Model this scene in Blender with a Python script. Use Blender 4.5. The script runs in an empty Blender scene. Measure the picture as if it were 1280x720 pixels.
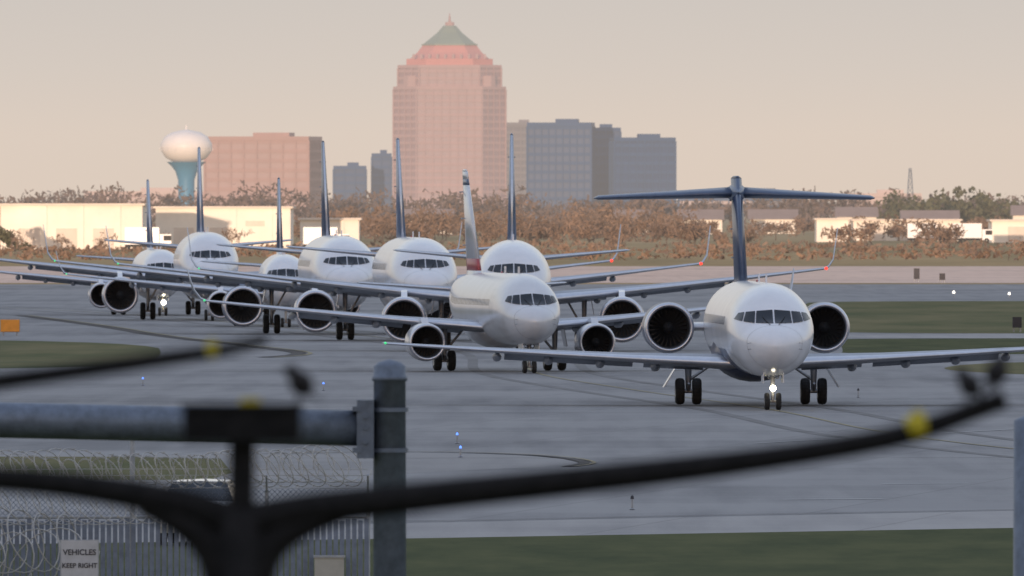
import bpy, math, random
import numpy as np
from mathutils import Vector, Matrix
random.seed(7); rng=np.random.default_rng(7)
scene=bpy.context.scene
rad=math.radians
# ------------------------------------------------------------------ materials
def new_mat(name):
    m=bpy.data.materials.new(name); m.use_nodes=True
    nt=m.node_tree; b=nt.nodes['Principled BSDF']; return m,nt,b
def mat(name,col,rough=0.6,metal=0.0,var=0.12,scale=3.0,coat=0.0,spec=0.5,bump=0.0,stretch=(1,1,1),col2=None):
    m,nt,b=new_mat(name)
    tc=nt.nodes.new('ShaderNodeTexCoord'); mp=nt.nodes.new('ShaderNodeMapping'); mp.inputs['Scale'].default_value=stretch
    nz=nt.nodes.new('ShaderNodeTexNoise'); nz.inputs['Scale'].default_value=scale; nz.inputs['Detail'].default_value=6; nz.inputs['Roughness'].default_value=.65
    cr=nt.nodes.new('ShaderNodeValToRGB')
    c=np.array(col[:3]); 
    a=c*(1-var) if col2 is None else c; d=np.minimum(c*(1+var),1) if col2 is None else np.array(col2)
    cr.color_ramp.elements[0].position=.3; cr.color_ramp.elements[1].position=.7
    cr.color_ramp.elements[0].color=(*a,1); cr.color_ramp.elements[1].color=(*d,1)
    nt.links.new(tc.outputs['Object'],mp.inputs[0]); nt.links.new(mp.outputs[0],nz.inputs['Vector'])
    nt.links.new(nz.outputs[0],cr.inputs[0]); nt.links.new(cr.outputs[0],b.inputs['Base Color'])
    b.inputs['Roughness'].default_value=rough; b.inputs['Metallic'].default_value=metal
    b.inputs['Specular IOR Level'].default_value=spec
    if coat: b.inputs['Coat Weight'].default_value=coat; b.inputs['Coat Roughness'].default_value=.15
    if bump:
        bp=nt.nodes.new('ShaderNodeBump'); bp.inputs['Strength'].default_value=bump
        nt.links.new(nz.outputs[0],bp.inputs['Height']); nt.links.new(bp.outputs[0],b.inputs['Normal'])
    return m
def emis(name,col,st):
    m,nt,b=new_mat(name); b.inputs['Base Color'].default_value=(*col,1)
    b.inputs['Emission Color'].default_value=(*col,1); b.inputs['Emission Strength'].default_value=st; return m
def pavement(name,c1,c2,joint=7.6,jcol=.7,rough=.85,stain=.5,spec=.25):
    m,nt,b=new_mat(name); N=nt.nodes.new; L=nt.links.new
    tc=N('ShaderNodeTexCoord')
    n1=N('ShaderNodeTexNoise'); n1.inputs['Scale'].default_value=.035; n1.inputs['Detail'].default_value=8; n1.inputs['Roughness'].default_value=.6
    mp=N('ShaderNodeMapping'); mp.inputs['Scale'].default_value=(1.2,.05,1)
    mp.inputs['Rotation'].default_value=(0,0,rad(3))
    n2=N('ShaderNodeTexNoise'); n2.inputs['Scale'].default_value=.6; n2.inputs['Detail'].default_value=5
    n3=N('ShaderNodeTexNoise'); n3.inputs['Scale'].default_value=9; n3.inputs['Detail'].default_value=4
    for n in (n1,n3): L(tc.outputs['Object'],n.inputs['Vector'])
    L(tc.outputs['Object'],mp.inputs[0]); L(mp.outputs[0],n2.inputs['Vector'])
    mx=N('ShaderNodeMath'); mx.operation='MULTIPLY_ADD'; mx.inputs[1].default_value=stain
    L(n2.outputs[0],mx.inputs[0]); L(n1.outputs[0],mx.inputs[2])
    m3=N('ShaderNodeMath'); m3.operation='MULTIPLY_ADD'; m3.inputs[1].default_value=.35
    L(n3.outputs[0],m3.inputs[0]); L(mx.outputs[0],m3.inputs[2])
    cr=N('ShaderNodeValToRGB'); o=(.5*stain+.175)
    cr.color_ramp.elements[0].position=.28+o; cr.color_ramp.elements[1].position=min(1,.72+o)
    cr.color_ramp.elements[0].color=(*c1,1); cr.color_ramp.elements[1].color=(*c2,1)
    L(m3.outputs[0],cr.inputs[0])
    br=N('ShaderNodeTexBrick'); br.inputs['Scale'].default_value=1; br.offset=0
    br.inputs['Brick Width'].default_value=joint; br.inputs['Row Height'].default_value=joint; br.inputs['Mortar Size'].default_value=.07; br.inputs['Mortar Smooth'].default_value=.5
    br.inputs['Color1'].default_value=(1,1,1,1); br.inputs['Color2'].default_value=(.92,.92,.93,1); br.inputs['Mortar'].default_value=(jcol,)*3+(1,)
    mp2=N('ShaderNodeMapping'); mp2.inputs['Rotation'].default_value=(0,0,rad(7)); L(tc.outputs['Object'],mp2.inputs[0]); L(mp2.outputs[0],br.inputs['Vector'])
    mm=N('ShaderNodeMix'); mm.data_type='RGBA'; mm.blend_type='MULTIPLY'; mm.inputs['Factor'].default_value=1
    L(cr.outputs[0],mm.inputs['A']); L(br.outputs[0],mm.inputs['B']); L(mm.outputs['Result'],b.inputs['Base Color'])
    b.inputs['Roughness'].default_value=rough; b.inputs['Specular IOR Level'].default_value=spec
    return m
M={}
M['white']=mat('paint_white',(.70,.72,.77),.24,var=.07,scale=.8,coat=.5)
M['silver']=mat('paint_silver_grey',(.61,.63,.67),.28,metal=.15,var=.07,scale=.8,coat=.4)
M['navy']=mat('paint_navy',(.025,.045,.11),.35,var=.15,coat=.2)
M['bluefin']=mat('paint_blue',(.085,.135,.25),.35,var=.15,coat=.2)
M['stabblue']=mat('paint_slate_blue',(.075,.11,.19),.35,var=.15,coat=.2)
M['wing']=mat('wing_grey',(.31,.34,.40),.45,var=.12,scale=1.5)
M['metal']=mat('bare_metal',(.58,.60,.66),.32,metal=.85,var=.08,scale=2)
M['dark']=mat('intake_dark',(.035,.037,.042),.6)
M['fan']=mat('fan_metal',(.07,.075,.085),.45,metal=.6)
M['tire']=mat('tire_rubber',(.018,.018,.019),.85)
M['strut']=mat('gear_strut',(.30,.31,.33),.4,metal=.4)
M['glass']=mat('cockpit_glass',(.012,.016,.024),.12,var=.05,spec=.4)
M['stripe_r']=mat('tail_red',(.36,.07,.08),.4)
M['lamp']=emis('landing_lamp',(1,.90,.66),14)
M['navred']=emis('nav_red',(1,.05,.03),1.8)
M['navgreen']=emis('nav_green',(.1,1,.35),.5)
M['blue']=emis('taxi_blue',(.10,.25,1),2)
M['lampw']=emis('runway_white',(1,.92,.8),2.5)
M['asphalt']=pavement('asphalt',(.175,.174,.180),(.285,.280,.280),7.6,.8)
M['asphalt_lit']=pavement('far_pavement_sunlit',(.55,.385,.30),(.72,.52,.41),15,.85)  # far pavement, pink of the low sun put into its base colour
M['concrete']=pavement('concrete',(.26,.252,.25),(.36,.345,.335),6,.78)
M['shoulder']=pavement('shoulder_asphalt',(.215,.21,.21),(.29,.28,.275),20,.9)
M['seal']=mat('joint_seal',(.055,.05,.048),.9)
M['seal2']=mat('joint_faint',(.160,.157,.158),.9,var=.25,scale=.2)
M['yellow']=mat('yellow_paint',(.26,.22,.12),.7,var=.35,scale=.6)
M['whiteline']=mat('white_paint_line',(.42,.42,.42),.7,var=.25,scale=2)
M['grass']=mat('grass_green',(.035,.05,.018),.95,scale=.35,col2=(.095,.10,.04),spec=.1,stretch=(1,.2,1))
M['grass2']=mat('grass_mixed',(.06,.08,.03),.95,scale=.12,col2=(.19,.16,.08),spec=.1,stretch=(1,.15,1))
M['drygrass']=mat('grass_dry_sunlit',(.23,.175,.085),.95,scale=.02,col2=(.45,.31,.16),spec=.05,stretch=(1,.12,1))  # dry grass, base colour brightened in place of low sunlight on the blades
M['galv']=mat('galvanised_steel',(.145,.175,.23),.5,metal=.3,var=.25,scale=5)
M['galv2']=mat('galvanised_light',(.38,.40,.44),.5,metal=.3,var=.15,scale=6)
M['wire']=mat('razor_wire_steel',(.46,.45,.44),.5,metal=.2,var=.2,scale=3)
M['black']=mat('weathered_black',(.018,.016,.016),.85,var=.5,scale=20,spec=.2)
M['tagyel']=mat('yellow_clamp',(.60,.46,.015),.6,var=.3,scale=40)
M['bird']=mat('feathers_dark',(.03,.026,.026),.8,var=.5,scale=30,spec=.2)
M['slat']=mat('fence_slat',(.17,.20,.265),.6,var=.25,scale=4)
M['sign']=mat('sign_white',(.50,.50,.53),.5)
M['ink']=mat('sign_ink',(.03,.03,.04),.6)
M['beige']=mat('box_beige',(.42,.40,.36),.6)
M['orange']=mat('sign_orange',(.75,.30,.04),.5)
M['tower_w']=mat('tower_granite',(.43,.262,.255),.7,var=.08,scale=.05)  # tower, brick and pink walls and glass have distance haze mixed into their colour
M['tower_g']=mat('tower_glass',(.34,.21,.22),.5,var=.1,scale=.1)
M['tower_r']=mat('crown_red_lit',(.60,.22,.19),.7,var=.08,scale=.1)  # warm red light on the crown put into its base colour
M['copper']=mat('copper_green',(.20,.25,.20),.6,var=.1,scale=.1)
M['brickw']=mat('brick_facade',(.385,.235,.21),.7,var=.06,scale=.1)
M['brickg']=mat('brick_glass',(.33,.20,.19),.5,var=.1,scale=.1)
M['pinkw']=mat('pink_facade',(.56,.42,.38),.7,var=.06,scale=.1)
M['pinkg']=mat('pink_glass',(.46,.34,.32),.5,var=.1,scale=.1)
M['bluew']=mat('blue_mullion',(.014,.060,.165),.5,var=.08,scale=.1,spec=.15)
M['blueg']=mat('blue_glass',(.008,.045,.14),.4,var=.15,scale=.08,spec=.15)
M['tank']=mat('tank_white',(.78,.73,.71),.5,var=.06,scale=.2)
M['tealst']=mat('tank_stem_teal',(.05,.22,.38),.5,var=.08,scale=.2)
M['ware']=mat('warehouse_cream',(.80,.73,.64),.7,var=.14,scale=.08)
M['ware2']=mat('warehouse_trim',(.66,.57,.49),.7,var=.1,scale=.3)
M['houser']=mat('house_roof',(.25,.19,.17),.8,var=.1,scale=.3)
M['twig']=mat('autumn_twigs',(.13,.092,.07),.95,scale=.06,col2=(.28,.185,.13),spec=.05)
M['twig2']=mat('hazy_twigs',(.115,.088,.08),.95,scale=.05,col2=(.19,.14,.12),spec=.05)
M['leafg']=mat('leaves_olive',(.07,.075,.045),.95,scale=.3,col2=(.13,.12,.07),spec=.05)
M['bark']=mat('bark',(.12,.09,.07),.95)
M['carw']=mat('car_white',(.7,.7,.72),.25,coat=.6,var=.03)
M['facade']=mat('shade_building_concrete',(.38,.36,.33),.8,scale=.2)  # walls of the added shade building behind the viewer
M['faceglass']=mat('shade_building_openings',(.06,.07,.08),.5)
# ------------------------------------------------------------------ mesh builder
class MB:
    def __init__(s): s.v=[];s.f=[];s.m=[];s.mats=[]
    def mi(s,k):
        if k not in s.mats: s.mats.append(k)
        return s.mats.index(k)
    def add(s,vs,fs,k):
        o=len(s.v); s.v+= [tuple(p) for p in vs]; i=s.mi(k) if isinstance(k,str) else None
        for j,f in enumerate(fs):
            s.f.append([o+a for a in f]); s.m.append(i if i is not None else s.mi(k[j]))
    def box(s,lo,hi,k):
        x0,y0,z0=lo;x1,y1,z1=hi
        vs=[(x0,y0,z0),(x1,y0,z0),(x1,y1,z0),(x0,y1,z0),(x0,y0,z1),(x1,y0,z1),(x1,y1,z1),(x0,y1,z1)]
        s.add(vs,[(0,3,2,1),(4,5,6,7),(0,1,5,4),(1,2,6,5),(2,3,7,6),(3,0,4,7)],k)
    def tube(s,p0,p1,r0,r1=None,k='strut',n=12,cap=True):
        r1=r0 if r1 is None else r1
        p0=Vector(p0);p1=Vector(p1);d=(p1-p0).normalized()
        a=d.orthogonal().normalized();b=d.cross(a)
        vs=[];
        for p,r in((p0,r0),(p1,r1)):
            for i in range(n):
                t=2*math.pi*i/n; vs.append(p+a*math.cos(t)*r+b*math.sin(t)*r)
        fs=[(i,(i+1)%n,n+(i+1)%n,n+i) for i in range(n)]
        if cap: fs+=[tuple(range(n))[::-1],tuple(range(n,2*n))]
        s.add(vs,fs,k)
    def lathe(s,prof,org,axis,k,n=32,ks=None):
        org=Vector(org);d=Vector(axis).normalized();a=d.orthogonal().normalized();b=d.cross(a)
        vs=[]
        for (h,r) in prof:
            for i in range(n):
                t=2*math.pi*i/n; vs.append(org+d*h+a*math.cos(t)*r+b*math.sin(t)*r)
        fs=[];kk=[]
        for j in range(len(prof)-1):
            for i in range(n):
                fs.append((j*n+i,j*n+(i+1)%n,(j+1)*n+(i+1)%n,(j+1)*n+i)); kk.append(ks[j] if ks else k)
        s.add(vs,fs,kk)
    def prism(s,pts,z0,z1,k,pts2=None):
        n=len(pts); p2=pts2 or pts
        vs=[(x,y,z0) for x,y in pts]+[(x,y,z1) for x,y in p2]
        s.add(vs,[(i,(i+1)%n,n+(i+1)%n,n+i) for i in range(n)]+[tuple(range(n))[::-1],tuple(range(n,2*n))],k)
    def obj(s,name,parent=None,smooth=False,loc=None):
        me=bpy.data.meshes.new(name); me.from_pydata(s.v,[],s.f); 
        for k in s.mats: me.materials.append(M[k])
        me.polygons.foreach_set('material_index',s.m)
        me.polygons.foreach_set('use_smooth',[smooth]*len(s.f)); me.validate(); me.update()
        return link(name,me,parent,loc)
def link(name,data,parent=None,loc=None):
    o=bpy.data.objects.new(name,data); scene.collection.objects.link(o)
    if parent: o.parent=parent
    if loc: o.location=loc
    return o
def empty(name,loc=(0,0,0),rz=0):
    e=bpy.data.objects.new(name,None); scene.collection.objects.link(e); e.location=loc; e.rotation_euler=(0,0,rz); return e
def curve(name,paths,k,parent=None,bevel=.01,res=2,cyc=False,order='NURBS'):
    cu=bpy.data.curves.new(name,'CURVE'); cu.dimensions='3D'; cu.bevel_depth=bevel; cu.bevel_resolution=res; cu.use_fill_caps=True
    for pts in paths:
        sp=cu.splines.new(order); sp.points.add(len(pts)-1)
        for i,p in enumerate(pts):
            sp.points[i].co=(p[0],p[1],p[2],1); sp.points[i].radius=p[3] if len(p)>3 else 1
        if order=='NURBS': sp.order_u=3; sp.use_endpoint_u=True; sp.resolution_u=6
    cu.materials.append(M[k]); return link(name,cu,parent)
# ------------------------------------------------------------------ aircraft
def pchip(xs,ys):
    xs=np.array(xs,float);ys=np.array(ys,float);h=np.diff(xs);d=np.diff(ys)/h;m=np.zeros(len(xs))
    m[0]=d[0];m[-1]=d[-1]
    for i in range(1,len(xs)-1):
        m[i]=0 if d[i-1]*d[i]<=0 else 2*d[i-1]*d[i]/(d[i-1]+d[i])
    def f(x):
        x=min(max(x,xs[0]),xs[-1]); i=min(int(np.searchsorted(xs,x,'right'))-1,len(h)-1); t=(x-xs[i])/h[i]
        return float((2*t**3-3*t*t+1)*ys[i]+(t**3-2*t*t+t)*h[i]*m[i]+(-2*t**3+3*t*t)*ys[i+1]+(t**3-t*t)*h[i]*m[i+1])
    return f
fw=pchip([0,.03,.1,.25,.5,1,1.5,2.2,3.2],[.0,.13,.25,.41,.57,.77,.89,.97,1])
ft=pchip([0,.03,.1,.25,.5,.9,1.5,2.0,2.8,3.6],[-.32,-.23,-.14,-.03,.08,.20,.58,.80,.95,1])
fb=pchip([0,.03,.1,.25,.5,1,1.5,2.2,3.2],[-.32,-.42,-.52,-.65,-.77,-.89,-.95,-.99,-1])
fc=pchip([0,1,2,3.2],[-.32,-.18,-.05,0])
T={
 'a320':dict(L=37,R=1.975,Rz=2.07,zc=3.8,wz=2.55,half=16.6,yr=11.3,sw=.50,ch=(6.8,4.1,1.5),kink=6.0,dih=.095,ex=5.75,er=1.2,ez=1.68,ey=11.3,el=4.4,
   ng=5.0,mg=17.6,mx=3.8,nr=.38,mr=.58,fin=(27.6,33.2,6.2,2.0,5.4,11.5),stab=(31.2,34.9,3.5,1.5,4.7,6.4,.09),wl=2.2,lt=.62,ws=.80,wh=.85),
 'e175':dict(L=31,R=1.505,Rz=1.66,zc=2.92,wz=1.95,half=13.6,yr=9.8,sw=.46,ch=(5.4,3.2,1.3),kink=4.6,dih=.085,ex=3.98,er=.88,ez=1.38,ey=9.3,el=3.6,
   ng=2.9,mg=14.4,mx=2.6,nr=.30,mr=.48,fin=(22.3,27.4,5.2,1.9,4.3,9.35),stab=(25.9,28.9,2.9,1.3,3.7,5.0,.07),wl=1.5,lt=.62,ws=.92,wh=1.1),
 'ttail':dict(L=36,R=1.67,Rz=1.80,zc=3.02,wz=1.62,half=14.2,yr=13.2,sw=.44,ch=(5.6,3.3,1.15),kink=4.9,dih=.042,ex=3.06,er=1.0,ez=2.98,ey=23.2,el=5.0,
   ng=2.5,mg=20.1,mx=2.45,nr=.33,mr=.52,fin=(26.6,31.2,6.0,4.3,4.3,8.85),stab=(31.0,33.6,3.7,1.6,8.26,5.6,-.035),wl=0,lt=.66,ws=1,wh=1),
}
def prof(p,t):
    u=t/p['R']; L=p['L']; t0=L*p['lt']
    if t<=t0: return fw(u),ft(u),fb(u),fc(u)
    v=(t-t0)/(L-t0); zt=1-.25*v*v; zb=-1+1.5*v**1.5
    return 1-.9*v**1.8,zt,zb,(zt+zb)/2
def spoint(p,t,th):
    w,zt,zb,zc=prof(p,t); R,Rz=p['R'],p['Rz']
    c,s=math.cos(th),math.sin(th); h=(zt-zc) if s>=0 else (zc-zb)
    return (w*R*c,t,p['zc']+Rz*(zc+h*s))
def front_t(p,x,z):
    lo,hi=0.001,3.4
    for _ in range(40):
        m=(lo+hi)/2; w,zt,zb,zc=fw(m),ft(m),fb(m),fc(m); h=(zt-zc) if z>=zc else (zc-zb)
        if (x/w)**2+((z-zc)/max(h,1e-4))**2<=1: hi=m
        else: lo=m
    return hi
AF=[(1,0),(.7,.32),(.4,.48),(.2,.46),(.08,.32),(.02,.17),(0,0),(.02,-.13),(.08,-.24),(.2,-.33),(.4,-.36),(.7,-.2)]
def loft(mb,secs,kmain,kle=None,sx=1,vertical=False):
    vs=[]; n=len(AF)
    for (x,y,z,c,th,cant) in secs:
        for i,(a,b) in enumerate(AF):
            if vertical:
                bb=AF[i][1] if i<=6 else -AF[12-i][1]
                vs.append((x+bb*th*c,y+a*c,z))
            else:
                tv=b*th*c; vs.append((sx*(x-math.sin(cant)*tv),y+a*c,z+math.cos(cant)*tv))
    fs=[];ks=[]
    for j in range(len(secs)-1):
        for i in range(n):
            k2=(i+1)%n
            q=(j*n+i,j*n+k2,(j+1)*n+k2,(j+1)*n+i); fs.append(q)
            ks.append(kle if (kle and (4<=i<=7 if not vertical else 5<=i<=6)) else kmain)
    m=len(secs)-1
    fs.append(tuple(range(m*n,m*n+n))); ks.append(kmain)
    fs.append(tuple(range(n))[::-1]); ks.append(kmain)
    mb.add(vs,fs,ks)
def wheel(mb,x,y,r,w):
    pr=[(-w/2,r*.5),(-w/2,r*.82),(-w*.36,r*.96),(0,r),(w*.36,r*.96),(w/2,r*.82),(w/2,r*.5)]
    mb.lathe(pr,(x,y,r),(1,0,0),'tire',24)
    mb.lathe([(-w*.5,.01),(-w*.42,r*.3),(-w*.5,r*.52),(w*.5,r*.52),(w*.42,r*.3),(w*.5,.01)],(x,y,r),(1,0,0),'strut',16)
cache={}
def build_parts(kind,body,finm,eng,belly):
    key=(kind,body,finm,eng,belly)
    if key in cache: return cache[key]
    p=T[kind]; R,Rz=p['R'],p['Rz']; out=[]
    mb=MB(); n=44
    ts=list(R*np.array([0.001,.015,.05,.1,.18,.28,.4,.55,.7,.85,1,1.15,1.3,1.45,1.6,1.8,2,2.3,2.7,3.2,3.6]))
    t=ts[-1]
    while t<p['L']-.6: t+=.9; ts.append(min(t,p['L']))
    if ts[-1]<p['L']: ts.append(p['L'])
    vs=[];fs=[];ks=[]
    for t in ts:
        for i in range(n): vs.append(spoint(p,t,2*math.pi*i/n))
    for j in range(len(ts)-1):
        for i in range(n):
            fs.append((j*n+i,j*n+(i+1)%n,(j+1)*n+(i+1)%n,(j+1)*n+i))
            th=2*math.pi*(i+.5)/n; 
            ks.append(belly if (belly and math.sin(th)<-.35 and ts[j]>R*5.0) else body)
    fs.append(tuple(range(n))[::-1]); ks.append(body); m=(len(ts)-1)*n; fs.append(tuple(range(m,m+n))); ks.append('dark')
    mb.add(vs,fs,ks); out.append(('fuselage',mb,True))
    mb=MB(); vs=[];fs=[]
    for t in (.62*R,.62*R+.02):
        for i in range(n):
            x,y,z=spoint(p,t,2*math.pi*i/n); vs.append((x*1.003,y,p['zc']+(z-p['zc'])*1.003))
    fs=[(i,(i+1)%n,n+(i+1)%n,n+i) for i in range(n)]
    mb.add(vs,fs,'strut'); out.append(('radome_joint',mb,True))
    mb=MB(); ws,wh=p['ws'],p['wh']
    panes=[((.02,.15),(.41,.155),(.38,.405),(.02,.43)),((.44,.155),(.68,.185),(.61,.385),(.41,.402)),((.71,.19),(.87,.23),(.77,.36),(.645,.38))]
    for sx in (-1,1):
        for q in panes:
            q=[(a*ws,.30+(b-.29)*wh) for a,b in q]
            g=5; vs=[];fs=[]
            for a in range(g+1):
                for b in range(g+1):
                    u=a/g;v=b/g
                    x=(1-v)*((1-u)*q[0][0]+u*q[1][0])+v*((1-u)*q[3][0]+u*q[2][0])
                    z=(1-v)*((1-u)*q[0][1]+u*q[1][1])+v*((1-u)*q[3][1]+u*q[2][1])
                    t=front_t(p,x,z)
                    vs.append((sx*(x*R+.012*x),t*R-.03,p['zc']+z*Rz+.012))
            for a in range(g):
                for b in range(g):
                    i=a*(g+1)+b; fs.append((i,i+g+1,i+g+2,i+1))
            mb.add(vs,fs,'glass')
    for sx in (-1,1):
        a=front_t(p,.10,.13); b=front_t(p,.30,.30)
        mb.tube((sx*.10*R,a*R-.05,p['zc']+.13*Rz),(sx*.26*R,b*R-.07,p['zc']+.30*Rz),.012,k='tire',n=5)
    out.append(('cockpit_windows',mb,True))
    mb=MB()
    y=R*4.2
    while y<p['L']*.72:
        for sx in (0,1):
            th=.20 if sx==0 else math.pi-.20
            a=[]
            for (dy,dt) in ((0,-.09),(.24,-.09),(.24,.09),(0,.09)):
                x,yy,z=spoint(p,y+dy,th+(dt if sx==0 else -dt)); a.append((x*1.006,yy,z+.0))
            mb.add(a,[(0,1,2,3)],'glass')
        y+=.53
    for sx in (0,1):
        for (ya,yb,ta,tb) in ((R*3.3,R*3.3+.04,-.55,.62),(R*3.3+.82,R*3.3+.86,-.55,.62)):
            for k in range(5):
                a=[]
                for (yy0,q) in ((ya,k/5),(yb,k/5),(yb,(k+1)/5),(ya,(k+1)/5)):
                    th=ta+(tb-ta)*q; th=th if sx==0 else math.pi-th
                    x,yy,z=spoint(p,yy0,th); a.append((x*1.005,yy,z))
                mb.add(a,[(0,1,2,3)],'strut')
    out.append(('cabin_windows',mb,False))
    mb=MB(); H=p['half']
    def wle(x): return p['yr']+p['sw']*x
    def wz(x): return p['wz']+p['dih']*x+.012*(x/H)**2*H
    def wc(x):
        return p['ch'][0]+(p['ch'][1]-p['ch'][0])*x/p['kink'] if x<p['kink'] else p['ch'][1]+(p['ch'][2]-p['ch'][1])*(x-p['kink'])/(H-p['kink'])
    for sx in (-1,1):
        secs=[(x,wle(x),wz(x),wc(x),.15-.05*x/H,0.03) for x in (0,R*.9,p['kink']*.7,p['kink'],H*.55,H*.75,H*.9,H)]
        if p['wl']:
            w=p['wl']; c=p['ch'][2]
            secs+=[(H+.25,wle(H)+.25,wz(H)+.12,c*.95,.09,.5),(H+.5,wle(H)+.6,wz(H)+.5,c*.8,.08,1.1),(H+.62,wle(H)+1.0,wz(H)+w*.6,c*.6,.08,1.4),(H+.75,wle(H)+1.5,wz(H)+w,c*.35,.08,1.45)]
        else:
            secs+=[(H+.2,wle(H)+.35,wz(H)+.02,p['ch'][2]*.6,.08,0)]
        loft(mb,secs,'wing','metal',sx)
        for xf in (H*.27,H*.42,H*.56,H*.70):
            c=wc(xf); y0=wle(xf)+c*.5
            mb.lathe([(0,.01),(.35,.12),(1.1,.19),(2.0,.14),(2.8,.02)],(sx*xf,y0,wz(xf)-.22*(.6+c*.12)),(0,1,-.06),'wing',10)
        for (xa,xb) in ((R*1.15,H*.30),(H*.33,H*.68)):
            vs=[]
            for x in (xa,xb):
                c=wc(x); y0=wle(x)+c*.88; z0=wz(x)-.05
                vs+=[(sx*x,y0,z0+.05),(sx*x,y0+c*.2,z0-.26),(sx*x,y0+c*.2,z0-.30),(sx*x,y0,z0-.06)]
            mb.add(vs,[(0,1,5,4),(1,2,6,5),(2,3,7,6),(3,0,4,7),(0,3,2,1),(4,5,6,7)],'wing')
    out.append(('wings',mb,True))
    mb=MB(); 
    pr=[(0,.02),(1,R*.55),(2.5,R*.82),(5,R*.9),(8,R*.82),(10,R*.5),(11.2,.02)]
    mb.lathe(pr,(0,p['yr']-.8,p['zc']-Rz*.52),(0,1,0),belly or body,28); 
    mb.v=[(x*1.12,y,p['zc']-Rz*.52+(z-(p['zc']-Rz*.52))*.78) for x,y,z in mb.v]
    out.append(('belly_fairing',mb,True))
    mb=MB(); f=p['fin']
    loft(mb,[(0,f[0]-1.6,f[4]-.5,f[2]+2.2,.055,0),(0,f[0],f[4]+.35,f[2],.085,0)],body,None,1,True)
    two=(finm=='bands')
    bands=['stripe_r','silver','stabblue','silver'] if two else [finm]
    cuts=[0,.12,.86,.92,1] if two else [0,1]
    le=None if two else ('stabblue' if kind=='ttail' else 'metal')
    for i in range(len(bands)):
        sec=lambda q:(0,f[0]+(f[1]-f[0])*q,f[4]+.35+(f[5]-f[4]-.35)*q,f[2]+(f[3]-f[2])*q,.085+.012*q,0)
        loft(mb,[sec(cuts[i]),sec(cuts[i+1])],bands[i],le,1,True)
    loft(mb,[(0,f[1],f[5],f[3],.097,0),(0,f[1]+.25,f[5]+.10,f[3]-.5,.05,0)],'silver' if two else finm,None,1,True)
    for q in (.3,.55,.8):
        zz=f[4]+(f[5]-f[4])*q; yy=f[0]+(f[1]-f[0])*q+(f[2]+(f[3]-f[2])*q)*.7
        mb.box((-.2,yy,zz),(.2,yy+.7,zz+.06),'wing')
    out.append(('tail_fin',mb,True))
    mb=MB(); st=p['stab']; tt=kind=='ttail'; th0=.15 if tt else .115
    for sx in (-1,1):
        S=[(x,st[0]+(st[1]-st[0])*x/st[5],st[4]+st[6]*x,st[2]+(st[3]-st[2])*x/st[5],th0-.02*x/st[5],0) for x in (0,st[5]*.4,st[5]*.97)]
        S.append((st[5],st[1]+.25,st[4]+st[6]*st[5],st[3]*.7,.06,0)); loft(mb,S,'wing' if not tt else 'stabblue','metal' if not tt else 'stabblue',sx)
    if tt: mb.lathe([(-.5,.02),(0,.2),(.8,.36),(3.2,.34),(4.3,.03)],(0,st[0]-.1,st[4]+.02),(0,1,0),'stabblue',16)
    out.append(('horizontal_stabiliser',mb,True))
    for nm,sx in (('engine_left',-1),('engine_right',1)):
        mb=MB(); r=p['er'];l=p['el']; ex=sx*p['ex']
        pr=[(.95,.74*r),(.5,.77*r),(.18,.80*r),(.06,.83*r),(0,.88*r),(.02,.92*r),(.10,.96*r),(.28,.99*r),(.9,1.02*r),(l*.5,.99*r),(l*.78,.82*r),(l*.8,.74*r),(l*.7,.66*r),(l*.75,.5*r),(l,.3*r),(l*1.12,.05*r)]
        ks=['dark','dark','metal','metal','metal','metal','metal',eng,eng,eng,'metal','dark','dark','metal','metal']
        mb.lathe(pr,(ex,p['ey'],p['ez']),(0,1,0),'dark',40,ks)
        mb.lathe([(.94,.75*r),(.95,.01)],(ex,p['ey'],p['ez']),(0,1,0),'dark',32)
        mb.lathe([(.42,.005),(.5,.07*r),(.7,.19*r),(.8,.24*r),(.92,.24*r)],(ex,p['ey'],p['ez']),(0,1,0),'fan',20)
        for k in range(24):
            a=2*math.pi*k/24
            vs=[]
            for rr,tw in ((.22*r,.12),(.5*r,.12),(.755*r,.10)):
                for s2,yy in ((-1,.72),(1,.88)):
                    aa=a+s2*tw*(.25*r/rr+.45); vs.append((ex+math.cos(aa)*rr,p['ey']+yy,p['ez']+math.sin(aa)*rr))
            mb.add(vs,[(0,1,3,2),(2,3,5,4)],'fan')
        out.append((nm,mb,True))
        mb=MB()
        if kind=='ttail':
            vs=[]
            for x in (R*.85,p['ex']-r*.8):
                for a,b in AF: vs.append((sx*x,p['ey']+1.1+a*3.0,p['ez']+b*.42))
            n2=len(AF); mb.add(vs,[(i,(i+1)%n2,n2+(i+1)%n2,n2+i) for i in range(n2)],body)
        else:
            xx=p['ex']; yl=wle(xx); zz=wz(xx)
            vs=[]
            for (x0) in (-.16,.16):
                vs+=[(ex+x0,p['ey']+.9,p['ez']+r*.95),(ex+x0,p['ey']+l*.8,p['ez']+r*.7),(ex+x0,yl+2.6,zz-.1),(ex+x0,yl+.15,zz+.12),(ex+x0,yl-1.0,p['ez']+r+.25)]
            mb.add(vs,[(0,1,2,3,4),(9,8,7,6,5),(0,5,6,1),(1,6,7,2),(2,7,8,3),(3,8,9,4),(4,9,5,0)],eng)
        out.append(('pylon',mb,False))
    mb=MB(); 
    zb=p['zc']-Rz*.8
    mb.tube((0,p['ng'],p['nr']),(0,p['ng']+.1,zb),.07,.10)
    mb.tube((0,p['ng']+.05,p['nr']+.55),(0,p['ng']+1.3,zb),.05)
    mb.tube((-.28,p['ng'],p['nr']),(.28,p['ng'],p['nr']),.05)
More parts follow.
